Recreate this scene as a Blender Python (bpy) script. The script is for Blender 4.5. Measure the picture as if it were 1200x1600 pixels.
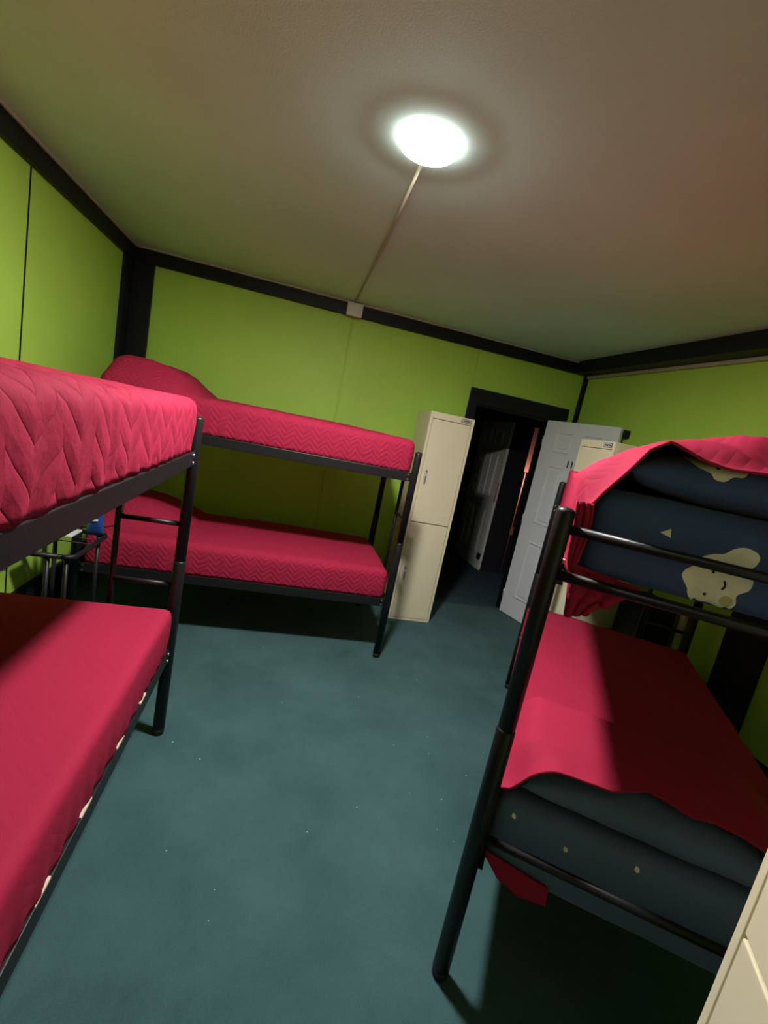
import bpy, bmesh, math, random
from mathutils import Vector, Matrix, noise
from mathutils.bvhtree import BVHTree

for o in list(bpy.data.objects):
    bpy.data.objects.remove(o, do_unlink=True)
SC = bpy.context.scene
COL = SC.collection
PI = math.pi
random.seed(4)

# ---------------------------------------------------------------- camera
F_PX, PITCH, ROLL, YAW, CAM_H = 724.31, -0.1724, 0.2018, 0.2295, 1.5766
fw = Vector((math.sin(YAW) * math.cos(PITCH), math.cos(YAW) * math.cos(PITCH), math.sin(PITCH)))
r0 = Vector((math.cos(YAW), -math.sin(YAW), 0))
u0 = r0.cross(fw)
rt = r0 * math.cos(ROLL) + u0 * math.sin(ROLL)
up = -r0 * math.sin(ROLL) + u0 * math.cos(ROLL)
cd = bpy.data.cameras.new('camera')
cd.sensor_fit = 'HORIZONTAL'
cd.sensor_width = 36.0
cd.lens = F_PX / 1200 * 36.0
cd.clip_start = 0.02
cam = bpy.data.objects.new('camera', cd)
M3 = Matrix((rt, up, -fw)).transposed()
cam.matrix_world = Matrix.Translation((0, 0, CAM_H)) @ M3.to_4x4()
COL.objects.link(cam)
SC.camera = cam

# ---------------------------------------------------------------- light and exposure
LAMP_STRENGTH = 760.0
LAMP_COLOR = (1.0, 0.97, 0.92, 1)
FAR_LAMP_W = 5.0
w = bpy.data.worlds.new('world'); SC.world = w; w.use_nodes = True
w.node_tree.nodes['Background'].inputs[0].default_value = (0.01, 0.01, 0.012, 1)
w.node_tree.nodes['Background'].inputs[1].default_value = 0.0
vs = SC.view_settings
vs.view_transform = 'Standard'; vs.look = 'None'; vs.gamma = 1; vs.exposure = 0.0
vs.use_curve_mapping = False

# ---------------------------------------------------------------- room numbers
XL, XR, YB, YN, ZC = -1.38, 2.697, 4.209, -1.3, 2.567
BH = 0.112                                                     # height of the black boards under the ceiling


# ---------------------------------------------------------------- materials
def lin(c):
    return tuple(((x / 255) / 12.92 if x / 255 <= 0.04045 else ((x / 255 + 0.055) / 1.055) ** 2.4) for x in c) + (1,)


def mat(name, col, rough=0.6, metal=0.0, spec=0.5, var=0.0, vscale=4.0, bump=0.0, bscale=60.0, sheen=0.0, coat=0.0):
    m = bpy.data.materials.new(name); m.use_nodes = True
    nt = m.node_tree; b = nt.nodes['Principled BSDF']
    b.inputs['Base Color'].default_value = col
    b.inputs['Roughness'].default_value = rough
    b.inputs['Metallic'].default_value = metal
    b.inputs['Specular IOR Level'].default_value = spec
    b.inputs['Sheen Weight'].default_value = sheen
    b.inputs['Coat Weight'].default_value = coat
    tc = nt.nodes.new('ShaderNodeTexCoord')
    if var > 0:
        n = nt.nodes.new('ShaderNodeTexNoise'); n.inputs['Scale'].default_value = vscale
        n.inputs['Detail'].default_value = 6
        nt.links.new(tc.outputs['Object'], n.inputs['Vector'])
        cr = nt.nodes.new('ShaderNodeValToRGB')
        cr.color_ramp.elements[0].position = 0.3; cr.color_ramp.elements[1].position = 0.7
        cr.color_ramp.elements[0].color = tuple(c * (1 - var) for c in col[:3]) + (1,)
        cr.color_ramp.elements[1].color = tuple(min(1, c * (1 + var)) for c in col[:3]) + (1,)
        nt.links.new(n.outputs['Fac'], cr.inputs['Fac'])
        nt.links.new(cr.outputs['Color'], b.inputs['Base Color'])
    if bump > 0:
        n2 = nt.nodes.new('ShaderNodeTexNoise'); n2.inputs['Scale'].default_value = bscale
        n2.inputs['Detail'].default_value = 4
        nt.links.new(tc.outputs['Object'], n2.inputs['Vector'])
        bp = nt.nodes.new('ShaderNodeBump'); bp.inputs['Strength'].default_value = bump
        bp.inputs['Distance'].default_value = 0.01
        nt.links.new(n2.outputs['Fac'], bp.inputs['Height'])
        nt.links.new(bp.outputs['Normal'], b.inputs['Normal'])
    return m


def quilt_mat(name, col, P, A, S, strength):
    """red bedspread: a stitched zigzag that runs along u, pressed into the cloth as bump"""
    m = mat(name, col, rough=0.8, spec=0.15, sheen=0.0)
    nt = m.node_tree; b = nt.nodes['Principled BSDF']
    b.inputs['Sheen Roughness'].default_value = 0.4
    uv = nt.nodes.new('ShaderNodeUVMap')
    sp = nt.nodes.new('ShaderNodeSeparateXYZ'); nt.links.new(uv.outputs['UV'], sp.inputs[0])
    nz = nt.nodes.new('ShaderNodeTexNoise'); nz.inputs['Scale'].default_value = 9; nz.inputs['Detail'].default_value = 2
    nt.links.new(uv.outputs['UV'], nz.inputs['Vector'])

    def M(op, a, bb):
        n = nt.nodes.new('ShaderNodeMath'); n.operation = op
        for k, v in ((0, a), (1, bb)):
            if isinstance(v, (int, float)): n.inputs[k].default_value = v
            else: nt.links.new(v, n.inputs[k])
        return n.outputs[0]
    wob = M('MULTIPLY', nz.outputs['Fac'], 0.035)
    uu = M('ADD', sp.outputs['X'], wob)
    tri = M('MULTIPLY', M('PINGPONG', uu, P / 2), 2 * A / P)
    vv = M('ADD', M('ADD', sp.outputs['Y'], tri), wob)
    g = M('DIVIDE', M('PINGPONG', vv, S / 2), S / 2)
    h = M('POWER', g, 0.36)
    n3 = nt.nodes.new('ShaderNodeTexNoise'); n3.inputs['Scale'].default_value = 26; n3.inputs['Detail'].default_value = 5
    nt.links.new(uv.outputs['UV'], n3.inputs['Vector'])
    hh = M('ADD', h, M('MULTIPLY', n3.outputs['Fac'], 0.9))
    bp = nt.nodes.new('ShaderNodeBump'); bp.inputs['Strength'].default_value = strength
    bp.inputs['Distance'].default_value = 0.008
    nt.links.new(hh, bp.inputs['Height'])
    nt.links.new(bp.outputs['Normal'], b.inputs['Normal'])
    return m


GREEN = mat('green_paint', (0.42, 0.67, 0.095, 1), rough=0.55, spec=0.3, var=0.05, vscale=2.5, bump=0.05, bscale=120)
GREENSEAM = mat('green_batten', (0.385, 0.61, 0.085, 1), rough=0.55, spec=0.3)
BLACKPAINT = mat('black_paint', (0.007, 0.007, 0.011, 1), rough=0.5, spec=0.3, bump=0.05, bscale=90)
CEIL = mat('ceiling_board', (0.57, 0.79, 0.73, 1), rough=0.8, spec=0.2, var=0.07, vscale=1.3, bump=0.08, bscale=200)
CREAMTRIM = mat('cream_moulding', (0.40, 0.37, 0.28, 1), rough=0.6)
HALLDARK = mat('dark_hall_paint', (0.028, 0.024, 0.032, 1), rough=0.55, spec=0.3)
PINK = mat('pink_paint', (0.62, 0.26, 0.25, 1), rough=0.7)
WOOD = mat('orange_wood', (0.55, 0.20, 0.07, 1), rough=0.5, var=0.2, vscale=12)
METAL = mat('black_metal', (0.010, 0.010, 0.012, 1), rough=0.42, spec=0.35, coat=0.0, bump=0.03, bscale=150)
BOLT = mat('steel', (0.6, 0.6, 0.6, 1), rough=0.3, metal=1)
SLAT = mat('pale_wood', (0.62, 0.52, 0.42, 1), rough=0.6, var=0.15, vscale=15)
RED = (0.34, 0.016, 0.052, 1)
QUILT = quilt_mat('red_quilting', RED, 0.15, 0.085, 0.080, 0.62)
QUILTF = quilt_mat('red_fine_quilting', RED, 0.10, 0.05, 0.036, 0.45)
THROW = quilt_mat('red_throw_quilting', RED, 0.10, 0.05, 0.036, 0.16)
REDPLAIN = quilt_mat('red_brushed_cloth', RED, 0.12, 0.06, 0.05, 0.10)
NAVY = mat('navy_sheet', (0.052, 0.088, 0.25, 1), rough=0.75, spec=0.25, sheen=0.1, var=0.1, vscale=5, bump=0.1, bscale=40)
TEAL = mat('slate_blue_sheet', (0.095, 0.15, 0.28, 1), rough=0.75, spec=0.25, sheen=0.15, var=0.1, vscale=5, bump=0.1, bscale=40)
CLOUD = mat('off_white_print', (0.90, 0.86, 0.78, 1), rough=0.8, spec=0.2, var=0.12, vscale=14)
STAIN = mat('yellow_stain', (0.62, 0.52, 0.28, 1), rough=0.8)
PRINTBLACK = mat('black_print', (0.01, 0.01, 0.012, 1), rough=0.8)
BEIGE = mat('beige_enamel', (0.80, 0.73, 0.53, 1), rough=0.42, spec=0.4, var=0.03, vscale=3, bump=0.02, bscale=80)
GAPDARK = mat('dark_gap', (0.10, 0.085, 0.06, 1), rough=0.8)
DOORWHITE = mat('white_door_paint', (0.80, 0.82, 0.87, 1), rough=0.42, spec=0.4, bump=0.02, bscale=40)
HALLDOOR = mat('grey_white_door_paint', (0.84, 0.83, 0.78, 1), rough=0.5, spec=0.4)
WHITEPL = mat('white_plastic', (0.62, 0.60, 0.55, 1), rough=0.4)
GREYPL = mat('grey_plastic', (0.16, 0.17, 0.16, 1), rough=0.5)
BLUEPL = mat('blue_plastic', (0.02, 0.07, 0.30, 1), rough=0.35)
PAPER = mat('white_paper', (0.62, 0.66, 0.68, 1), rough=0.6)
LINT = mat('white_lint', (0.7, 0.7, 0.68, 1), rough=0.9)


def carpet_mat():
    m = mat('teal_carpet', (0.06, 0.14, 0.15, 1), rough=0.95, spec=0.1, sheen=0.1)
    nt = m.node_tree; b = nt.nodes['Principled BSDF']
    tc = nt.nodes.new('ShaderNodeTexCoord')
    a = nt.nodes.new('ShaderNodeTexNoise'); a.inputs['Scale'].default_value = 2.2; a.inputs['Detail'].default_value = 8; a.inputs['Roughness'].default_value = 0.65
    f = nt.nodes.new('ShaderNodeTexNoise'); f.inputs['Scale'].default_value = 190; f.inputs['Detail'].default_value = 3
    for n in (a, f): nt.links.new(tc.outputs['Object'], n.inputs['Vector'])
    mx = nt.nodes.new('ShaderNodeMath'); mx.operation = 'MULTIPLY_ADD'
    nt.links.new(f.outputs['Fac'], mx.inputs[0]); mx.inputs[1].default_value = 0.35
    nt.links.new(a.outputs['Fac'], mx.inputs[2])
    cr = nt.nodes.new('ShaderNodeValToRGB')
    cr.color_ramp.elements[0].position = 0.45; cr.color_ramp.elements[1].position = 0.95
    cr.color_ramp.elements[0].color = (0.029, 0.074, 0.080, 1)
    cr.color_ramp.elements[1].color = (0.066, 0.140, 0.146, 1)
    nt.links.new(mx.outputs[0], cr.inputs['Fac'])
    nt.links.new(cr.outputs['Color'], b.inputs['Base Color'])
    bp = nt.nodes.new('ShaderNodeBump'); bp.inputs['Strength'].default_value = 0.35; bp.inputs['Distance'].default_value = 0.004
    nt.links.new(f.outputs['Fac'], bp.inputs['Height']); nt.links.new(bp.outputs['Normal'], b.inputs['Normal'])
    return m


CARPET = carpet_mat()


def emis(name, col, s):
    m = bpy.data.materials.new(name); m.use_nodes = True
    b = m.node_tree.nodes['Principled BSDF']
    b.inputs['Base Color'].default_value = (0.9, 0.9, 0.9, 1)
    b.inputs['Emission Color'].default_value = col
    b.inputs['Emission Strength'].default_value = s
    return m


# ---------------------------------------------------------------- mesh helpers
def build(name, bm, m, parent=None, smooth=None, loc=None, rotz=None):
    me = bpy.data.meshes.new(name)
    bmesh.ops.recalc_face_normals(bm, faces=bm.faces)
    if smooth is not None:
        for f in bm.faces: f.smooth = smooth
    bm.to_mesh(me); bm.free()
    for x in (m if isinstance(m, (list, tuple)) else [m]): me.materials.append(x)
    o = bpy.data.objects.new(name, me); COL.objects.link(o)
    if parent: o.parent = parent
    if loc: o.location = loc
    if rotz is not None: o.rotation_euler = (0, 0, rotz)
    return o


def empty(name, loc=(0, 0, 0), rotz=0.0):
    o = bpy.data.objects.new(name, None); COL.objects.link(o)
    o.location = loc; o.rotation_euler = (0, 0, rotz); o.empty_display_size = 0.1
    return o


def tag(o, label, cat, group=None, kind=None):
    o['label'] = label; o['category'] = cat
    if group: o['group'] = group
    if kind: o['kind'] = kind
    return o


def struct(name, bm, m, parent=None):
    o = build(name, bm, m, parent)
    if not parent: o['kind'] = 'structure'
    return o


def box(bm, x0, x1, y0, y1, z0, z1, bev=0.0, mi=0, seg=2):
    r = bmesh.ops.create_cube(bm, size=1)
    for v in r['verts']:
        v.co = Vector((x0 + (v.co.x + .5) * (x1 - x0), y0 + (v.co.y + .5) * (y1 - y0), z0 + (v.co.z + .5) * (z1 - z0)))
    fs = list({f for v in r['verts'] for f in v.link_faces})
    for f in fs: f.material_index = mi
    if bev > 0:
        es = list({e for v in r['verts'] for e in v.link_edges})
        rr = bmesh.ops.bevel(bm, geom=es, offset=bev, segments=seg, affect='EDGES', profile=0.5)
        for f in rr['faces']: f.material_index = mi
    return bm


def newbox(*a, **k):
    bm = bmesh.new(); box(bm, *a, **k); return bm


def tube(bm, pts, rad, n=14, dome=0.0, mi=0):
    """round bar along a polyline; rad is one radius or one per point; dome rounds the last end"""
    P = [Vector(p) for p in pts]
    R = list(rad) if isinstance(rad, (list, tuple)) else [rad] * len(P)
    if dome > 0:
        d = (P[-1] - P[-2]).normalized(); e = P[-1]; r = R[-1]
        for a in (20, 40, 60, 78):
            P.append(e + d * dome * math.sin(math.radians(a))); R.append(r * math.cos(math.radians(a)))
    rings = []; prev = None
    for i, p in enumerate(P):
        d = (P[min(i + 1, len(P) - 1)] - P[max(i - 1, 0)]).normalized()
        if prev is None:
            a = Vector((0, 0, 1)) if abs(d.z) < .9 else Vector((1, 0, 0))
            x = d.cross(a).normalized()
        else:
            x = (prev - d * prev.dot(d)).normalized()
        prev = x; y = d.cross(x)
        rings.append([bm.verts.new(p + (x * math.cos(2 * PI * k / n) + y * math.sin(2 * PI * k / n)) * R[i]) for k in range(n)])
    for a, b in zip(rings, rings[1:]):
        for k in range(n):
            f = bm.faces.new((a[k], a[(k + 1) % n], b[(k + 1) % n], b[k])); f.smooth = True; f.material_index = mi
    f = bm.faces.new(rings[0]); f.material_index = mi
    f = bm.faces.new(rings[-1]); f.material_index = mi
    return bm


def newtube(*a, **k):
    bm = bmesh.new(); tube(bm, *a, **k); return bm


def lathe(bm, prof, cx, cy, n=48, mi=0):
    rings = [[bm.verts.new((cx + r * math.cos(2 * PI * k / n), cy + r * math.sin(2 * PI * k / n), z)) for k in range(n)] for r, z in prof]
    for a, b in zip(rings, rings[1:]):
        for k in range(n):
            f = bm.faces.new((a[k], a[(k + 1) % n], b[(k + 1) % n], b[k])); f.smooth = True; f.material_index = mi
    for rg in (rings[0], rings[-1]):
        f = bm.faces.new(rg); f.material_index = mi
    return bm


def roundbox(lx, ly, lz, r, step=0.02, disp=None):
    """soft cushion-like block from (0,0,0) to (lx,ly,lz) on a fine grid, rounded edges, with uv in metres"""
    bm = bmesh.new()
    uvl = bm.loops.layers.uv.new('UVMap')
    nx, ny, nz = max(2, round(lx / step)), max(2, round(ly / step)), max(2, round(lz / step))
    cache = {}; info = {}

    def V(i, j, k):
        key = (i, j, k)
        if key in cache: return cache[key]
        p = Vector((lx * i / nx, ly * j / ny, lz * k / nz))
        q = Vector((min(max(p.x, r), lx - r), min(max(p.y, r), ly - r), min(p.z, lz - r)))
        if k == 0 and 0 < i < nx and 0 < j < ny: q = p.copy()
        d = p - q
        nrm = d.normalized() if d.length > 1e-9 else Vector((0, 0, 1))
        if d.length > 1e-9: p2 = q + nrm * r
        else: p2 = p
        if disp: p2 = disp(p2.copy(), nrm)
        v = bm.verts.new(p2); cache[key] = v
        info[v] = (p.x, p.y, p.z)
        return v

    def quad(a, b, c, d, kind):
        f = bm.faces.new((a, b, c, d)); f.smooth = True
        for l in f.loops:
            x, y, z = info[l.vert]
            if kind == 'top': uvc = (x, y)
            elif kind == 'front': uvc = (x, z - lz)
            elif kind == 'back': uvc = (x, ly + lz - z)
            elif kind == 'x0': uvc = (z - lz, y)
            else: uvc = (lx + lz - z, y)
            l[uvl].uv = uvc
    for i in range(nx):
        for j in range(ny):
            quad(V(i, j, nz), V(i + 1, j, nz), V(i + 1, j + 1, nz), V(i, j + 1, nz), 'top')
            quad(V(i, j, 0), V(i + 1, j, 0), V(i + 1, j + 1, 0), V(i, j + 1, 0), 'top')
        for k in range(nz):
            quad(V(i, 0, k), V(i + 1, 0, k), V(i + 1, 0, k + 1), V(i, 0, k + 1), 'front')
            quad(V(i, ny, k), V(i + 1, ny, k), V(i + 1, ny, k + 1), V(i, ny, k + 1), 'back')
    for j in range(ny):
        for k in range(nz):
            quad(V(0, j, k), V(0, j + 1, k), V(0, j + 1, k + 1), V(0, j, k + 1), 'x0')
            quad(V(nx, j, k), V(nx, j + 1, k), V(nx, j + 1, k + 1), V(nx, j, k + 1), 'x1')
    return bm


def sm(a, b, x):
    t = min(1, max(0, (x - a) / (b - a))); return t * t * (3 - 2 * t)


def nz(p, s, seed=0.0):
    return noise.noise(Vector((p[0] * s + seed, p[1] * s - seed * .7, p[2] * s + seed * .3)))


def interp(tab, x):
    if x <= tab[0][0]: return tab[0][1]
    for (a, va), (b, vb) in zip(tab, tab[1:]):
        if x <= b: return va + (vb - va) * (x - a) / (b - a)
    return tab[-1][1]


# ================================================================ ROOM
struct('floor', newbox(XL - .1, XR + .1, YN - .1, YB + .02, -.08, 0), CARPET)
struct('ceiling', newbox(XL - .1, XR + .1, YN - .1, YB + .1, ZC, ZC + .08), CEIL)
struct('wall_left', newbox(XL - .1, XL, YN - .1, YB + .1, 0, ZC), GREEN)
struct('wall_right', newbox(XR, XR + .1, YN - .1, YB + .1, 0, ZC), GREEN)
struct('wall_near', newbox(XL, XR, YN - .1, YN, 0, ZC), GREEN)
DX0, DX1, DZ = 1.64, 2.415, 1.985
bm = bmesh.new()
box(bm, XL, DX0, YB, YB + .1, 0, ZC); box(bm, DX1, XR, YB, YB + .1, 0, ZC); box(bm, DX0, DX1, YB, YB + .1, DZ, ZC)
struct('wall_back', bm, GREEN)

# black boards under the ceiling, corner posts, cream mouldings
PL, PB, PR = .032, .042, .157
struct('trim_1', newbox(XL, XL + PL, YN, YB, ZC - BH, ZC, bev=.003), BLACKPAINT)
struct('trim_2', newbox(XL + PL, XR - PR, YB - PB, YB, ZC - BH, ZC, bev=.003), BLACKPAINT)
struct('trim_3', newbox(XR - PR, XR, YN, YB, ZC - BH, ZC, bev=.003), BLACKPAINT)
bm = bmesh.new()
box(bm, XL, XL + .176, YB - .03, YB, .27, ZC - BH); box(bm, XL, XL + .03, YB - .176, YB - .03, .27, ZC - BH)
struct('trim_4', bm, BLACKPAINT)                                                         # left corner post
struct('trim_5', newbox(XR - .035, XR, YB - .035, YB, 0, ZC - BH), BLACKPAINT)           # right corner strip
struct('trim_6', newbox(XL + PL, XL + PL + .016, YN, YB - PB, ZC - .018, ZC, bev=.004), CREAMTRIM)
struct('trim_7', newbox(XL + PL + .016, XR - PR, YB - PB - .016, YB - PB, ZC - .018, ZC, bev=.004), CREAMTRIM)
struct('trim_8', newbox(XR - .03, XR, YN, YB - .04, ZC - BH - .028, ZC - BH, bev=.004), CREAMTRIM)
struct('trim_9', newbox(XL, XL + .004, 2.774, 2.782, .27, ZC - BH), BLACKPAINT)          # open panel joint, left wall
struct('trim_10', newbox(.366, .384, YB - .006, YB, .27, ZC - BH, bev=.002), GREENSEAM)  # panel battens, back wall
struct('trim_11', newbox(1.552, 1.566, YB - .005, YB, 2.125, ZC - BH, bev=.002), GREENSEAM)
struct('trim_12', newbox(XR - .03, XR, 1.86, 2.10, 0, ZC - BH - .03), BLACKPAINT)        # black board on right wall
struct('trim_13', newbox(XR - .022, XR, 2.385, 2.418, .5, .84, bev=.003), WHITEPL)       # pale trunking on right wall
struct('baseboard_left', newbox(XL, XL + .02, YN, YB, 0, .262, bev=.003), BLACKPAINT)
struct('baseboard_back', newbox(XL + .02, 1.555, YB - .02, YB, 0, .262, bev=.003), BLACKPAINT)
struct('baseboard_right', newbox(XR - .02, XR, YN, YB - .03, 0, .262, bev=.003), BLACKPAINT)
bm = bmesh.new()                                                                        # wide black door surround
box(bm, 1.56, DX0, YB - .022, YB, 0, 2.119); box(bm, DX1, 2.589, YB - .022, YB, 0, 2.119)
box(bm, DX0, DX1, YB - .022, YB, DZ, 2.119)
box(bm, DX0, DX0 + .018, YB, YB + .1, 0, DZ); box(bm, DX0, DX1, YB, YB + .1, DZ - .018, DZ)
box(bm, DX1 - .006, DX1 + .002, YB - .023, YB + .1, 0, DZ)
struct('trim_14', bm, BLACKPAINT)


# six-panel door leaves ------------------------------------------------
def door_leaf(width, height, thick, m, name, panels_both=True):
    bm = newbox(0, width, -thick / 2, thick / 2, 0.008, height, bev=.002)
    cols = [(.147 * width / .79, .335 * width / .79), (.455 * width / .79, .643 * width / .79)]
    rows = [(.215, .80), (.99, 1.56), (1.69, 1.88)]
    for (a, b) in cols:
        for (c, d) in rows:
            for sgn in (-1, 1):
                # moulded frame plus raised field of each panel
                yf = sgn * thick / 2
                for q in ((a, a + .014, c, d), (b - .014, b, c, d), (a, b, c, c + .014), (a, b, d - .014, d)):
                    box(bm, q[0], q[1], min(yf, yf + sgn * .010), max(yf, yf + sgn * .010), q[2], q[3], bev=.004, seg=2)
                box(bm, a + .035, b - .035, min(yf, yf + sgn * .007), max(yf, yf + sgn * .007), c + .035, d - .035, bev=.006, seg=2)
    o = build(name, bm, m); o['kind'] = 'structure'
    return o


def text_part(name, s, size, m, parent, loc, rot, extrude=.001):
    c = bpy.data.curves.new(name, 'FONT'); c.body = s; c.size = size; c.extrude = extrude
    c.align_x = 'CENTER'; c.align_y = 'CENTER'; c.offset = .002
    t = bpy.data.objects.new(name, c); COL.objects.link(t)
    me = bpy.data.meshes.new_from_object(t.evaluated_get(bpy.context.evaluated_depsgraph_get()))
    bpy.data.objects.remove(t, do_unlink=True); bpy.data.curves.remove(c)
    me.materials.clear(); me.materials.append(m)
    o = bpy.data.objects.new(name, me); COL.objects.link(o)
    o.parent = parent; o.location = loc; o.rotation_euler = rot
    return o


DW = .79
d1 = door_leaf(DW, 1.978, .036, DOORWHITE, 'door_1')
d1.location = (2.405, 4.185, 0); d1.rotation_euler = (0, 0, -1.27)
# the visible face is the one towards the room's left: local -y
text_part('door_number', '11', .088, PRINTBLACK, d1, (.385, -.0195, 1.597), (PI / 2, 0, 0))
bm = bmesh.new()
for sg in (-1, 1):
    lathe_pts = [(.026, 0), (.026, .006), (.010, .008), (.010, .035), (.024, .042), (.027, .055), (.020, .066), (.004, .069)]
    b2 = bmesh.new(); lathe(b2, lathe_pts, 0, 0, n=20)
    for v in b2.verts: v.co = Vector((.735 + v.co.x, sg * (.018 + v.co.z), 1.0 + v.co.y))
    me = bpy.data.meshes.new('tmp'); b2.to_mesh(me); b2.free(); bm.from_mesh(me); bpy.data.meshes.remove(me)
build('door_handle', bm, BOLT, d1)
for z in (.2, 1.0, 1.78):
    build('hinge_or_streak', newtube([(-.004, -.02, z - .045), (-.004, -.02, z + .045)], .006, n=8), BOLT, d1)

# ---------------------------------------------------------------- hall beyond the doorway
HY = 5.55
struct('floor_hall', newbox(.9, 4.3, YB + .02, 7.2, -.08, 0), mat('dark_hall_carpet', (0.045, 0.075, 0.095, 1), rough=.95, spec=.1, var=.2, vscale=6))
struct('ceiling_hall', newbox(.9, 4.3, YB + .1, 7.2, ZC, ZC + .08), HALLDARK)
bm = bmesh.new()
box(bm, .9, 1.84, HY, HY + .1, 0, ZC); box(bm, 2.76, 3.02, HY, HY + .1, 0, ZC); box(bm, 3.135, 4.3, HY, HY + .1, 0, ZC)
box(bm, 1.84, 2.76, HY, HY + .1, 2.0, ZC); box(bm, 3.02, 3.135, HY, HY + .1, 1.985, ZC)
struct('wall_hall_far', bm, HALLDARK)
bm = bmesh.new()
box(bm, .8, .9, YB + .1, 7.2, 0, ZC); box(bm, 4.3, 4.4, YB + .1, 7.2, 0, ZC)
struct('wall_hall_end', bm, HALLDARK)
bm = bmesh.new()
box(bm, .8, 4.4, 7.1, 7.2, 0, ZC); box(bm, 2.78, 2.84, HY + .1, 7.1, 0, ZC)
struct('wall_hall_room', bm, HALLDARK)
d2 = door_leaf(.89, 1.99, .036, HALLDOOR, 'door_2')
d2.location = (2.735, 5.565, 0); d2.rotation_euler = (0, 0, PI / 2 + .03)
bm = newbox(.395, .455, .0182, .0225, 1.425, 1.515, bev=.001)
sg = build('room_sign', bm, mat('bright_white_plastic', (.95, .94, .92, 1), rough=.3), d2); sg['label'] = 'small white number plate'
bm = bmesh.new(); box(bm, .420, .430, .022, .0235, 1.45, 1.49)
build('sign_mark', bm, PRINTBLACK, sg)
build('latch', newbox(.0, .06, .018, .05, .16, .23, bev=.004), METAL, d2)
build('hinge_or_streak', newtube([(-.004, .02, .95), (-.004, .02, 1.2)], .008, n=8), WOOD, d2)  # orange rod paints in the reddish light streak along the hall door's edge
# far room behind a door left ajar: pink wall, orange wood edge
bm = bmesh.new(); box(bm, 2.84, 3.5, 6.0, 6.06, 0, ZC)
struct('wall_far_room', bm, PINK)
bm = bmesh.new(); box(bm, 3.088, 3.135, HY + .02, HY + .06, 0, 1.405); box(bm, 3.02, 3.052, HY + .02, HY + .06, 0, 1.405)
struct('trim_15', bm, HALLDARK)
struct('trim_16', newbox(3.046, 3.092, HY + .012, HY + .06, .55, .66, bev=.004), WOOD)
pl = bpy.data.lights.new('far_room_light', 'POINT'); pl.energy = FAR_LAMP_W; pl.color = (1, .72, .55); pl.shadow_soft_size = .06
po = bpy.data.objects.new('far_room_light', pl); po.location = (3.30, 5.80, 1.25); COL.objects.link(po)

# ================================================================ CEILING LAMP, CABLE, BOX
LX, LY = .311, 1.770
lamp = empty('ceiling_light', (LX, LY, ZC))
tag(lamp, 'round white ceiling light glowing in the middle of the ceiling', 'ceiling light')
bm = bmesh.new(); lathe(bm, [(.1005, 0), (.101, -.004), (.101, -.025), (.0995, -.027)], 0, 0)
sd = build('frosted_side', bm, emis('frosted_glow', LAMP_COLOR, LAMP_STRENGTH * .016), lamp)
bm = bmesh.new(); lathe(bm, [(.0995, -.0265), (.096, -.0275), (.085, -.0300), (.065, -.0335), (.035, -.0362), (.005, -.0370)], 0, 0)
build('diffuser', bm, emis('lit_diffuser', LAMP_COLOR, LAMP_STRENGTH), lamp)

bm = newtube([(.367, YB - PB - .02, ZC - .007), (.352, 3.4, ZC - .007), (.345, 2.9, ZC - .007), (.335, 2.45, ZC - .007), (.318, 1.89, ZC - .007)], .007, n=8)
tag(build('ceiling_cable', bm, CREAMTRIM), 'thin pale cable running across the ceiling from the lamp to the junction box', 'cable')
jb = empty('junction_box', (.37, YB - PB, ZC - .068))
tag(jb, 'small white junction box on the black board above the back wall', 'junction box')
build('box_base', newbox(-.064, .064, -.036, 0, -.052, .050, bev=.004), WHITEPL, jb)
build('box_lid', newbox(-.067, .067, -.048, -.036, -.055, .053, bev=.006), WHITEPL, jb)


# ================================================================ LOCKERS
def make_locker(loc, rotz, label):
    t = empty('locker', loc, rotz)
    tag(t, label, 'locker', 'two door steel lockers')
    W_, D_, H_ = .38, .42, 1.8
    bm = bmesh.new()
    box(bm, 0, W_, .02, D_, 0, H_, bev=.003)
    box(bm, 0, .022, 0, .02, 0, H_, bev=.002); box(bm, W_ - .022, W_, 0, .02, 0, H_, bev=.002)
    box(bm, .022, W_ - .022, 0, .02, 1.748, H_, bev=.002); box(bm, .022, W_ - .022, 0, .02, 0, .02, bev=.002)
    build('body', bm, BEIGE, t)
    build('door_recess', newbox(.022, W_ - .022, .0185, .0205, .02, 1.748), GAPDARK, t)
    for z0, z1 in ((.024, .876), (.884, 1.744)):
        bm = newbox(.025, W_ - .025, .0005, .018, z0, z1, bev=.003)
        for k in (0, 1):
            for zz in ((z0 + .04, z1 - .10) if z0 < .5 else (z0 + .05, z1 - .05)):
                box(bm, .25, .33, -.0012, .002, zz + k * .022, zz + k * .022 + .004, bev=.001, seg=1)
        dr = build('door', bm, BEIGE, t)
        zc = z0 + (.40 if z0 > .5 else .42)
        h = newbox(.050, .076, -.006, .001, zc - .055, zc + .05, bev=.005)
        hd = build('handle', h, WHITEPL, dr)
        hb = bmesh.new(); box(hb, .059, .067, -.014, -.005, zc - .075, zc - .008, bev=.003)
        tube(hb, [(.063, -.005, zc + .03), (.063, -.010, zc + .03)], .008, n=12)
        build('latch', hb, GREYPL, hd)
    np_ = build('name_plate', newbox(.265, .352, -.003, .001, 1.758, 1.789, bev=.001), PRINTBLACK, t)
    build('plate_card', newbox(.269, .348, -.004, -.001, 1.762, 1.785), WHITEPL, np_)
    bm = bmesh.new()
    for k in range(5): box(bm, .279 + k * .013, .289 + k * .013, -.0046, -.003, 1.768, 1.779)
    build('plate_print', bm, PRINTBLACK, np_)
    return t


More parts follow.
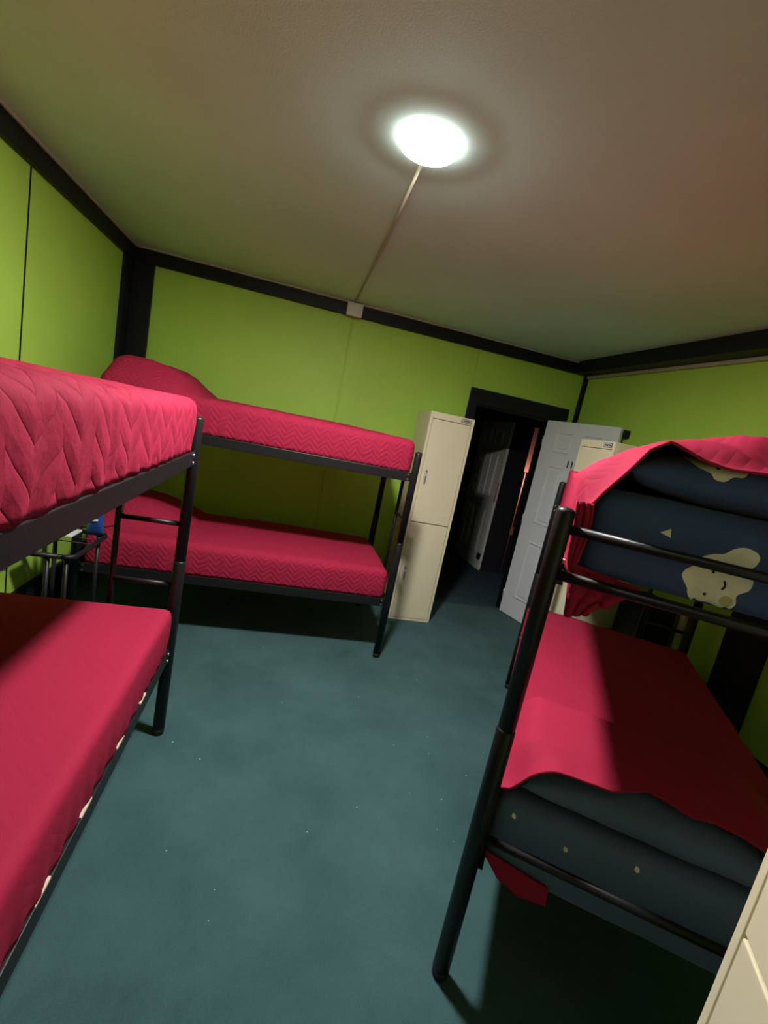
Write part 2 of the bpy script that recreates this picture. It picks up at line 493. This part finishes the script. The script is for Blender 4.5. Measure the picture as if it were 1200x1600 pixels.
RY = .56612
RO = Vector((.704, 1.036, 0))
RS = Vector((math.cos(RY), -math.sin(RY), 0)); RT = Vector((math.sin(RY), math.cos(RY), 0))
make_locker((1.076, 3.666, 0), 0, 'tall beige locker standing by the back wall between the bunk and the doorway')
make_locker((2.083, 3.114, 0), -PI / 2, 'beige locker against the right wall, half hidden between open door and draped bunk')
make_locker((.8761, .5033, 0), math.atan2(-RT.y, -RT.x), 'beige locker cut off at the bottom right corner, nearest to the viewer')

# ================================================================ BUNK BEDS
BL, BW = 1.97, .92
ZR1, ZR2 = 1.305, .412                                                            # rail centres


def make_bunk(label):
    t = empty('bunk_bed')
    tag(t, label, 'bunk bed', 'black metal bunk beds')
    for (x, y) in ((0, 0), (BL, 0), (BL, -BW), (0, -BW)):
        bm = bmesh.new()
        tube(bm, [(x, y, 0.0), (x, y, 0.03)], [.024, .027], n=20)
        tube(bm, [(x, y, .03), (x, y, .845), (x, y, .85)], [.026, .026, .024], n=20)
        tube(bm, [(x, y, .85), (x, y, 1.466)], .0235, n=20, dome=.014)
        build('post', bm, METAL, t)
    for zr in (ZR1, ZR2):
        for y, sg in ((0, 1), (-BW, -1)):
            bm = bmesh.new()
            box(bm, .02, BL - .02, y - .004, y + .008, zr - .03, zr + .03, bev=.003)          # angle iron: upright web
            a, b = sorted((y - .003, y - sg * .04)); box(bm, .02, BL - .02, a, b, zr - .03, zr - .024, bev=.002)
            r = build('side_rail', bm, METAL, t)
            for x in (.045, BL - .045):
                bb = bmesh.new()
                for zz in (zr - .016, zr + .016):
                    tube(bb, [(x, y + sg * .006, zz), (x, y + sg * .013, zz)], .007, n=8)
                build('bolt', bb, BOLT, r)
        for x in (0, BL):
            xi = x if (x == 0 or zr == ZR1) else x - .06
            build('end_rail', newtube([(xi, -.02, zr), (xi, -BW + .02, zr)], .014, n=12), METAL, t)
        for k in range(8):
            x = .14 + k * .24
            build('slat', newbox(x, x + .07, -BW + .006, -.006, zr + .014, zr + .028, bev=.002), SLAT, t)
    for z in (1.425, .506):                                                       # bars of the head end
        build('head_rail', newtube([(BL, -.015, z), (BL, -BW + .015, z)], .0125, n=12), METAL, t)
    build('ladder_rail', newtube([(0, -.262, .41), (0, -.262, 1.30)], .0125, n=12), METAL, t)
    for z in (.737, 1.013):
        build('ladder_rung', newtube([(0, -.01, z), (0, -.262, z)], .011, n=12), METAL, t)
    return t


def dup(root, loc, rotz, label):
    r = root.copy(); COL.objects.link(r); r.location = loc; r.rotation_euler = (0, 0, rotz); r['label'] = label
    for ch in list(root.children):
        c = ch.copy(); COL.objects.link(c); c.parent = r
        for g in list(ch.children):
            e = g.copy(); COL.objects.link(e); e.parent = c
    return r


bunk = make_bunk('black metal bunk bed along the left wall, cut off by the left edge')
bunk.location = (-.369, 2.062, 0); bunk.rotation_euler = (0, 0, -PI / 2)
b2 = dup(bunk, (.848, 2.975, 0), PI, 'black metal bunk bed along the back wall, left of the tall locker')
fo = RO + RT * BL + RS * BW
dup(bunk, (fo.x, fo.y, 0), math.atan2(-RT.y, -RT.x), 'black metal bunk bed standing askew on the right, under navy and red bedding')

# on the left bunk a few lower slats have crept out over the front rail
for ch in bunk.children:
    if ch.name.startswith('slat') and ch.data.vertices[0].co.z < .6:
        x = sum(v.co.x for v in ch.data.vertices) / len(ch.data.vertices)
        for xa in (.415, .655, .895, 1.135):
            if abs(x - xa) < .02: ch.location = (random.uniform(-.03, .03), .0135, .008)

# ================================================================ MATTRESSES under red quilted covers
def mattress(label, loc, rotz, lx, h, m, seed, bump=None, crease=None, wr=.004, r=.045, kind='mattresses under red covers'):
    ly = BW + .0

    def disp(p, n):
        x, y, z = p
        q = p + n * (nz(p, 3.2, seed) * wr * 1.6 + nz(p, 11, seed + 3) * wr * .7)
        # pulled cloth: gathers near the tucked lower edge
        fz = max(0, 1 - z / h)
        if abs(n.z) < .7:
            q += n * (math.sin(x * 70 + 4 * nz(p, 4, seed)) * .0035 * fz ** 1.5 + .006 * math.sin(PI * min(1, z / h)))
        else:
            q.z += .010 * math.sin(PI * min(1, max(0, x / lx))) * math.sin(PI * min(1, max(0, y / ly)))
        if bump: q.z += bump(x, y) * (z / h) ** 1.6
        if crease is not None:
            dx = (x - crease) / .011
            q -= n * .013 * math.exp(-dx * dx)
            if x > crease: q += n * .004
        return q
    bm = roundbox(lx, ly, h, r, step=.018, disp=disp)
    # local frame of the bunk: y runs from the back (-BW) to the front (0)
    for v in bm.verts: v.co.y = .003 - v.co.y
    o = build('mattress', bm, m, loc=loc, rotz=rotz)
    tag(o, label, 'mattress', kind)
    return o


ZU, ZL = 1.336, .443


def place(base, rot, x0, z):
    c, s = math.cos(rot), math.sin(rot)
    return (base[0] + c * x0, base[1] + s * x0, z)


LB, LRot = (-.369, 2.062), -PI / 2
BB, BRot = (.848, 2.975), PI
mattress('red zigzag-quilted mattress on the top tier of the left bunk', place(LB, LRot, .032, ZU), LRot, 1.90, .214, QUILT, 1.0, crease=.93, wr=.005)
mattress('smooth red mattress on the bottom tier of the left bunk', place(LB, LRot, .032, ZL), LRot, 1.90, .198, REDPLAIN, 5.0, wr=.002, r=.028)


def bump_upper(x, y):
    # a pillow lies under the cover at the head end
    px = interp([(1.37, 0), (1.43, .05), (1.50, .105), (1.58, .138), (1.70, .158), (1.82, .158), (1.90, .125)], x)
    py = sm(-.02, .20, y) * (1 - .35 * sm(.65, .93, y))
    return px * (.25 + .75 * py)


def bump_lower(x, y):
    px = interp([(1.36, 0), (1.43, .05), (1.52, .10), (1.64, .14), (1.76, .15), (1.90, .12)], x)
    return px * sm(.10, .38, y) * (1 - .4 * sm(.7, .93, y))


mattress('red quilted mattress with a pillow bulging under its cover, top tier of the back bunk', place(BB, BRot, .032, ZU), BRot, 1.90, .212, QUILTF, 9.0, bump=bump_upper)
mattress('red mattress on the shaded bottom tier of the back bunk, pillow bulging at its left', place(BB, BRot, .032, ZL), BRot, 1.90, .203, QUILTF, 13.0, bump=bump_lower)

# ---------------------------------------------------------------- bedding of the right bunk, in its own frame: s across, t along, z up
MAT_R = Matrix.Translation(RO) @ Matrix.Rotation(-RY, 4, 'Z')


def rplace(o):
    o.location = RO; o.rotation_euler = (0, 0, -RY); return o


def smooth_loop(pts, n=8):
    P = [Vector(p) for p in pts]; out = []
    for i in range(len(P)):
        p0, p1, p2, p3 = P[i - 1], P[i], P[(i + 1) % len(P)], P[(i + 2) % len(P)]
        for k in range(n):
            t = k / n
            out.append(.5 * ((2 * p1) + (p2 - p0) * t + (2 * p0 - 5 * p1 + 4 * p2 - p3) * t * t + (3 * p1 - p0 - 3 * p2 + p3) * t ** 3))
    return out


def decal(bm, bvh, loop, mi, off=.0012, rings=6):
    """print on cloth: a closed outline in (s,z) laid onto the near face of the cloth"""
    c = sum(loop, Vector((0, 0))) / len(loop)
    def P(q):
        h = bvh.ray_cast(Vector((q.x, -1, q.y)), Vector((0, 1, 0)))
        if h[0] is None: return None
        return h[0] + Vector((0, -off, 0)) + h[1] * 0
    cv = P(c)
    if cv is None: return
    cv = bm.verts.new(cv); prev = None
    for k in range(1, rings + 1):
        ring = []
        last = cv.co
        for q in loop:
            p = P(c + (q - c) * k / rings)
            ring.append(bm.verts.new(p if p is not None else last))
            last = ring[-1].co
        n = len(ring)
        for i in range(n):
            if prev is None: f = bm.faces.new((cv, ring[i], ring[(i + 1) % n]))
            else: f = bm.faces.new((prev[i], ring[i], ring[(i + 1) % n], prev[(i + 1) % n]))
            f.material_index = mi; f.smooth = True
        prev = ring


def circle(cx, cz, r, n=14):
    return [Vector((cx + r * math.cos(2 * PI * k / n), cz + r * math.sin(2 * PI * k / n))) for k in range(n)]


def navy_mattress(label, z0, h, prints, seed, m, r=.05, s0=.058):
    def disp(p, n):
        q = p + n * (nz(p, 3, seed) * .006 + nz(p, 9, seed + 2) * .003)
        return q
    bm = roundbox(.82, 1.85, h, r, step=.022, disp=disp)
    for v in bm.verts: v.co += Vector((s0, .045, z0))
    bvh = BVHTree.FromBMesh(bm)
    for loop, mi, off in prints: decal(bm, bvh, loop, mi, off)
    o = build('mattress', bm, m)
    rplace(o)
    tag(o, label, 'mattress', 'mattresses under navy sheets')
    return o


def px_cloud(pts): return smooth_loop([Vector(p) for p in pts], 6)


c1 = px_cloud([(.304, 1.401), (.294, 1.379), (.312, 1.352), (.318, 1.336), (.334, 1.320), (.362, 1.321), (.398, 1.316), (.418, 1.338), (.415, 1.362), (.434, 1.380), (.437, 1.402), (.424, 1.416), (.373, 1.421), (.333, 1.419)])
c2 = px_cloud([(.322, 1.430), (.343, 1.446), (.364, 1.452), (.382, 1.470), (.404, 1.477), (.428, 1.469), (.434, 1.452), (.42, 1.430), (.366, 1.424)])
tri = [Vector(p) for p in ((.222, 1.467), (.2425, 1.482), (.247, 1.460))]
tri = [tri[i] + (tri[(i + 1) % 3] - tri[i]) * k / 6 for i in range(3) for k in range(6)]
smile = [Vector((.378 + .010 * math.cos(a), 1.378 + .013 * math.sin(a))) for a in [(-1.3 + 2.6 * k / 10) for k in range(11)]]
smile = smile + [Vector((.378 + .0068 * math.cos(a), 1.378 + .0105 * math.sin(a))) for a in [(1.3 - 2.6 * k / 10) for k in range(11)]]
navy_mattress('navy mattress printed with white smiling clouds, top tier of the right bunk', ZU - .012, .218,
              [(c1, 1, .0012), (c2, 1, .0012), (tri, 1, .0012), (circle(.398, 1.342, .014), 3, .002), (circle(.354, 1.404, .0035), 2, .002), (circle(.351, 1.347, .0035), 2, .002),
               (smile, 2, .0024)], 2.0, [NAVY, CLOUD, PRINTBLACK, STAIN])
arrow = lambda x, z: [Vector((x + dx, z + dz)) for dx, dz in ((-.006, .008), (.003, .004), (.005, -.006), (-.002, -.009), (-.008, -.003))]
navy_mattress('slate blue mattress with tiny white marks, bottom tier of the right bunk', ZL - .045, .215,
              [(arrow(.085, .575), 1, .0012), (arrow(.236, .545), 1, .0012), (arrow(.41, .58), 1, .0012)], 6.0, [TEAL, CLOUD, PRINTBLACK, STAIN], r=.04, s0=.026)


def pillow(label, s0, s1, t0, t1, z0, h, prints, m, seed):
    bm = bmesh.new()
    NS, NT = 44, 30
    rows = {}
    for side in (0, 1):
        for i in range(NS + 1):
            for j in range(NT + 1):
                a = 2 * i / NS - 1; b = 2 * j / NT - 1
                edge = i in (0, NS) or j in (0, NT)
                if side == 1 and edge: rows[(1, i, j)] = rows[(0, i, j)]; continue
                prof = ((1 - abs(a) ** 2.6) * (1 - abs(b) ** 2.6)) ** .45
                # pinched sides give the pillow pointed corners
                s = (s0 + s1) / 2 + a * (s1 - s0) / 2 * (1 - .07 * (1 - b * b))
                t = (t0 + t1) / 2 + b * (t1 - t0) / 2 * (1 - .07 * (1 - a * a))
                zz = z0 + h * (.42 + (.58 if side == 0 else -.42) * prof) + .004 * nz((s, t, side), 9, seed)
                rows[(side, i, j)] = bm.verts.new((s, t, zz))
    for side in (0, 1):
        for i in range(NS):
            for j in range(NT):
                f = bm.faces.new([rows[(side, i + x, j + y)] for x, y in ((0, 0), (1, 0), (1, 1), (0, 1))]); f.smooth = True
    bm.normal_update()
    bvh = BVHTree.FromBMesh(bm)
    for loop, mi, off in prints: decal(bm, bvh, loop, mi, off)
    o = build('pillow', bm, m); rplace(o)
    tag(o, label, 'pillow', 'pillows on the right bunk')
    return o


c3 = px_cloud([(.235, 1.668), (.247, 1.652), (.266, 1.638), (.291, 1.629), (.302, 1.617), (.322, 1.616), (.338, 1.630), (.358, 1.634), (.366, 1.650), (.35, 1.675), (.30, 1.685)])
pillow('navy pillow with white cloud print under the red quilt, right bunk top tier', .115, .80, .042, .42, 1.545, .135,
       [(c3, 1, .002), (circle(.306, 1.645, .0042), 2, .0035)], [NAVY, CLOUD, PRINTBLACK], 3.0)
pillow('slate blue pillow tucked under the red cover on the right bunk bottom tier', .08, .72, .05, .47, .612, .125, [], [TEAL], 8.0)


def quilt_sheet(label, fn, U, Vn, m, flap=None, thick=.007):
    """cloth from fn(i/U, j/Vn) -> point; uv from arc length"""
    bm = bmesh.new(); uvl = bm.loops.layers.uv.new('UVMap')
    g = [[bm.verts.new(fn(i / U, j / Vn)) for j in range(Vn + 1)] for i in range(U + 1)]
    ua = [[0] * (Vn + 1) for _ in range(U + 1)]
    for j in range(Vn + 1):
        for i in range(1, U + 1): ua[i][j] = ua[i - 1][j] + (g[i][j].co - g[i - 1][j].co).length
    for i in range(U):
        for j in range(Vn):
            f = bm.faces.new((g[i][j], g[i + 1][j], g[i + 1][j + 1], g[i][j + 1])); f.smooth = True
            for l, (a, b) in zip(f.loops, ((i, j), (i + 1, j), (i + 1, j + 1), (i, j + 1))):
                l[uvl].uv = (g[a][b].co.y, ua[a][b])
    if flap: flap(bm, uvl)
    o = build('quilt', bm, m); rplace(o)
    s = o.modifiers.new('thickness', 'SOLIDIFY'); s.thickness = thick; s.offset = -1
    tag(o, label, 'quilt', 'red quilts on the right bunk')
    return o


EDGE_U = [(0, 1.49), (.044, 1.488), (.056, 1.503), (.074, 1.538), (.115, 1.601), (.147, 1.660), (.187, 1.688), (.231, 1.671), (.267, 1.657), (.319, 1.648), (.378, 1.652), (.55, 1.66), (.75, 1.63), (.86, 1.57), (.90, 1.50)]
TOP_U = [(-.04, 1.47), (-.015, 1.533), (.008, 1.560), (.073, 1.622), (.133, 1.662), (.191, 1.694), (.264, 1.711), (.357, 1.727), (.6, 1.735), (.78, 1.70), (.88, 1.60), (.93, 1.48)]


def upper_quilt(a, b):
    # a across (0 left hem .. 1 right hem), b along from the near edge
    t = .033 + 1.88 * (b ** 1.7)
    left = .042 - .026 * sm(.03, .16, t)
    hemL, hemR = 1.40, 1.40
    # cross-section: left drop 0-.14, top .14-.86, right drop
    flat = interp([(-.05, 1.52), (-.02, 1.555), (.03, 1.578), (.87, 1.578), (.93, 1.54), (.96, 1.50)], 0)
    if a < .12:
        k = a / .12; s = left; f = k
    elif a > .90:
        k = (1 - a) / .10; s = .935; f = k
    else:
        s = left + (.935 - left) * (a - .12) / .78; f = 1
    near = interp(EDGE_U, s); crown = interp(TOP_U, s)
    base = 1.558 - .07 * sm(.02, -.035, s) - .07 * sm(.89, .935, s)
    wgt = sm(.0, .11, t - .033)
    z = near + (crown - near) * wgt
    z = z + (base - z) * sm(.34, .60, t)
    z -= .17 * sm(1.885, 1.913, t)
    if f < 1:
        bot = 1.306
        z = bot + (z - bot) * f
        s += (-.002 if a < .5 else .012) * math.sin(t * 46 + 2) * (1 - f) * sm(.08, .2, t)
    wk = .008 * nz((s * 1.0, t, 0), 9, 2.0) + .006 * nz((s * 2.0, t * 1, 0), 16, 5.0)
    # pulled folds radiating near the gathered edge
    wk += .011 * math.sin(26 * (s * 1.2 + t * 2.1)) * sm(.40, .30, t) * sm(.22, .34, s)
    z += wk * f * sm(.033, .08, t)
    return Vector((s, t, z))


def upper_flap(bm, uvl):
    # the corner of the cover hangs down inside the end bars
    U, Vn = 10, 22
    g = []
    for j in range(Vn + 1):
        k = j / Vn; z = 1.50 - .305 * k
        s0 = .018 + .020 * math.sin(k * 2.2) + .062 * max(0, k - .45)
        s1 = .062 + .008 * math.sin(7 * k) if z > 1.325 else interp([(1.20, .115), (1.24, .15), (1.29, .19), (1.325, .22)], z)
        g.append([bm.verts.new((s0 + (s1 - s0) * i / U, .031 + .006 * math.sin(i * 1.7 + k * 3) * (1 if z < 1.33 else .4) + (.03 * (s0 + (s1 - s0) * i / U) if z < 1.33 else 0), z + (.02 * (i / U) if z < 1.25 else 0))) for i in range(U + 1)])
    for j in range(Vn):
        for i in range(U):
            f = bm.faces.new((g[j][i], g[j][i + 1], g[j + 1][i + 1], g[j + 1][i])); f.smooth = True
            for l in f.loops: l[uvl].uv = (l.vert.co.x, l.vert.co.z)


quilt_sheet('red quilt thrown over pillow and mattress on the right bunk top tier', upper_quilt, 90, 110, THROW, upper_flap)

EDGE_L = [(0, .648), (.053, .662), (.075, .695), (.097, .728), (.125, .752), (.154, .768), (.213, .762), (.301, .757), (.40, .762), (.55, .765), (.68, .74), (.80, .69), (.90, .67)]
EDGE_T = [(0, .03), (.15, .034), (.213, .05), (.30, .06), (.40, .12), (.50, .085), (.62, .11), (.90, .05)]


def lower_quilt(a, b):
    if a < .08: f = a / .08; s = -.012
    elif a > .92: f = (1 - a) / .08; s = .905
    else: f = 1; s = -.012 + .917 * (a - .08) / .84
    te = interp(EDGE_T, s)
    t = te + (1.86 - te) * (b ** 1.6)
    near = interp(EDGE_L, s)
    pil = .775 - .10 * sm(.10, -.012, s) - .09 * sm(.66, .85, s)
    base = .655 - .02 * sm(.02, -.012, s)
    z = near + (pil - near) * sm(0, .12, t - te)
    z = z + (base - z) * sm(.40, .56, t)
    if f < 1:
        bot = .50 + .03 * math.sin(t * 7)
        if t < .12: bot = .44
        z = bot + (z - bot) * f
    z += f * (.005 * nz((s, t, 0), 6, 4.0) + .003 * nz((s, t, 0), 17, 9.0))
    z += f * .006 * math.exp(-((t - .52 - .03 * math.sin(s * 6)) / .012) ** 2)
    return Vector((s, t + .0, z))


def lower_flap(bm, uvl):
    U, Vn = 12, 10
    g = []
    for j in range(Vn + 1):
        k = j / Vn
        row = []
        for i in range(U + 1):
            s = .03 + .19 * i / U
            z0, z1 = .445 - .03 * i / U, interp([(0, .45), (.03, .43), (.08, .375), (.14, .35), (.22, .36)], s)
            row.append(bm.verts.new((s + .005 * k, .03 + .03 * s, z0 + (z1 - z0) * k)))
        g.append(row)
    for j in range(Vn):
        for i in range(U):
            f = bm.faces.new((g[j][i], g[j][i + 1], g[j + 1][i + 1], g[j + 1][i])); f.smooth = True
            for l in f.loops: l[uvl].uv = (l.vert.co.x, l.vert.co.z)


quilt_sheet('red quilt spread on the right bunk bottom tier, half in shadow', lower_quilt, 80, 100, REDPLAIN, lower_flap)

# ================================================================ SMALL THINGS
# tubular stand with a blue packet between left and back bunks
st = empty('bedside_stand', (-1.03, 2.60, 0))
tag(st, 'black tubular metal stand in the corner between the left and back bunks', 'stand')


def rrect(x0, x1, y0, y1, z, r=.05, n=5):
    out = []
    for cx, cy, a0 in ((x1 - r, y0 + r, -90), (x1 - r, y1 - r, 0), (x0 + r, y1 - r, 90), (x0 + r, y0 + r, 180)):
        for k in range(n + 1):
            a = math.radians(a0 + 90 * k / n); out.append((cx + r * math.cos(a), cy + r * math.sin(a), z))
    out.append(out[0]); return out


build('top_hoop', newtube(rrect(-.165, .125, -.215, .225, .68), .0125, n=10), METAL, st)
bm = bmesh.new()
for k in range(3): tube(bm, [(-.155, .02 + k * .085, .682), (.115, .02 + k * .085, .682)], .003, n=6)
build('shelf_wires', bm, METAL, st)
for (x, y) in ((.01, -.21), (.085, -.19), (.085, .20), (-.13, .20)):
    build('leg', newtube([(x, y, 0), (x, y, .677)], .011, n=10), METAL, st)
pk = empty('blue_packet', (-.962, 2.785, .6865))
tag(pk, 'small blue packet with white marking on the black stand', 'packet')
bm = bmesh.new()
prev = None
for k in range(11):
    z = .20 * k / 10; wv = .048 * (1 - .15 * math.sin(PI * k / 10)); dv = .004 + .022 * math.sin(PI * min(1, k / 9.5))
    ring = [bm.verts.new((wv * math.copysign(abs(math.cos(a)) ** .5, math.cos(a)), dv * math.sin(a), z)) for a in [2 * PI * i / 20 for i in range(20)]]
    if prev:
        for i in range(20): f = bm.faces.new((prev[i], prev[(i + 1) % 20], ring[(i + 1) % 20], ring[i])); f.smooth = True
    else: bm.faces.new(ring)
    prev = ring
bm.faces.new(prev)
build('wrapper', bm, BLUEPL, pk)
bm = bmesh.new(); tube(bm, [(-.045, -.012, .15), (-.03, -.025, .11), (-.005, -.0275, .085), (.02, -.027, .09)], .006, n=6)
build('white_marking', bm, WHITEPL, pk)
bm = bmesh.new(); box(bm, -1.15, -1.03, 2.66, 2.80, .687, .70, bev=.004)
tag(build('paper_pad', bm, PAPER), 'white paper pad lying on the black stand beside the blue packet', 'paper pad')
bm = newtube([(-1.36, 2.62, .60), (-1.33, 2.64, .56), (-1.30, 2.66, .545), (-1.27, 2.70, .56), (-1.24, 2.74, .62), (-1.19, 2.78, .70), (-1.13, 2.815, .708), (-1.02, 2.84, .705), (-.96, 2.845, .71), (-.89, 2.86, .73), (-.86, 2.88, .80), (-.855, 2.885, .90)], .004, n=8)
tag(build('charging_cable', bm, METAL), 'thin black cable looping from the left wall over the stand', 'cable')
sk = empty('wall_socket', (XL, 2.765, .515))
tag(sk, 'grey socket with a plug low on the left wall beside the stand', 'socket')
build('plate', newbox(0, .012, -.05, .05, -.045, .045, bev=.005), GREYPL, sk)
build('plug', newtube([(.012, .0, 0), (.05, 0, 0)], [.026, .021], n=16, dome=.01), GREYPL, sk)

# low black box between locker and bunk, block high on the wall
cb = empty('low_cabinet', (2.44, 2.43, 0))
tag(cb, 'low black cabinet by the right wall, between locker and bunk', 'cabinet')
build('body', newbox(0, .22, .014, .27, 0, .83, bev=.004), BLACKPAINT, cb)
dr = build('door', newbox(.005, .215, 0, .013, .03, .82, bev=.003), BLACKPAINT, cb)
build('knob', newtube([(.18, 0, .70), (.18, -.018, .70)], .009, n=12), METAL, dr)
bm = newbox(XR - .045, XR, 3.40, 3.50, 1.90, 1.965, bev=.004)
tag(build('wall_block', bm, BLACKPAINT), 'small black block high on the right wall behind the open white door', 'wall block')

# lint on the carpet
bm = bmesh.new()
L0 = [(.99, 2.129), (.959, 1.999), (1.277, 2.022), (1.11, 1.851), (-.002, 1.214), (.313, 1.533), (.779, 2.05), (-.183, 1.454), (.648, 2.456), (.931, 1.702), (-.29, 2.003), (.786, 1.735)]
L0 += [(random.uniform(-.25, 1.2), random.uniform(1.1, 3.1)) for _ in range(9)]
for (x, y) in L0:
    r = random.uniform(.0014, .0030)
    q = bmesh.ops.create_icosphere(bm, subdivisions=1, radius=r)
    for v in q['verts']: v.co = Vector((x + v.co.x * random.uniform(.8, 1.6), y + v.co.y, .001 + (v.co.z + r) * .6))
tag(build('lint_specks', bm, LINT), 'tiny white lint specks scattered on the teal carpet', 'lint', kind='stuff')
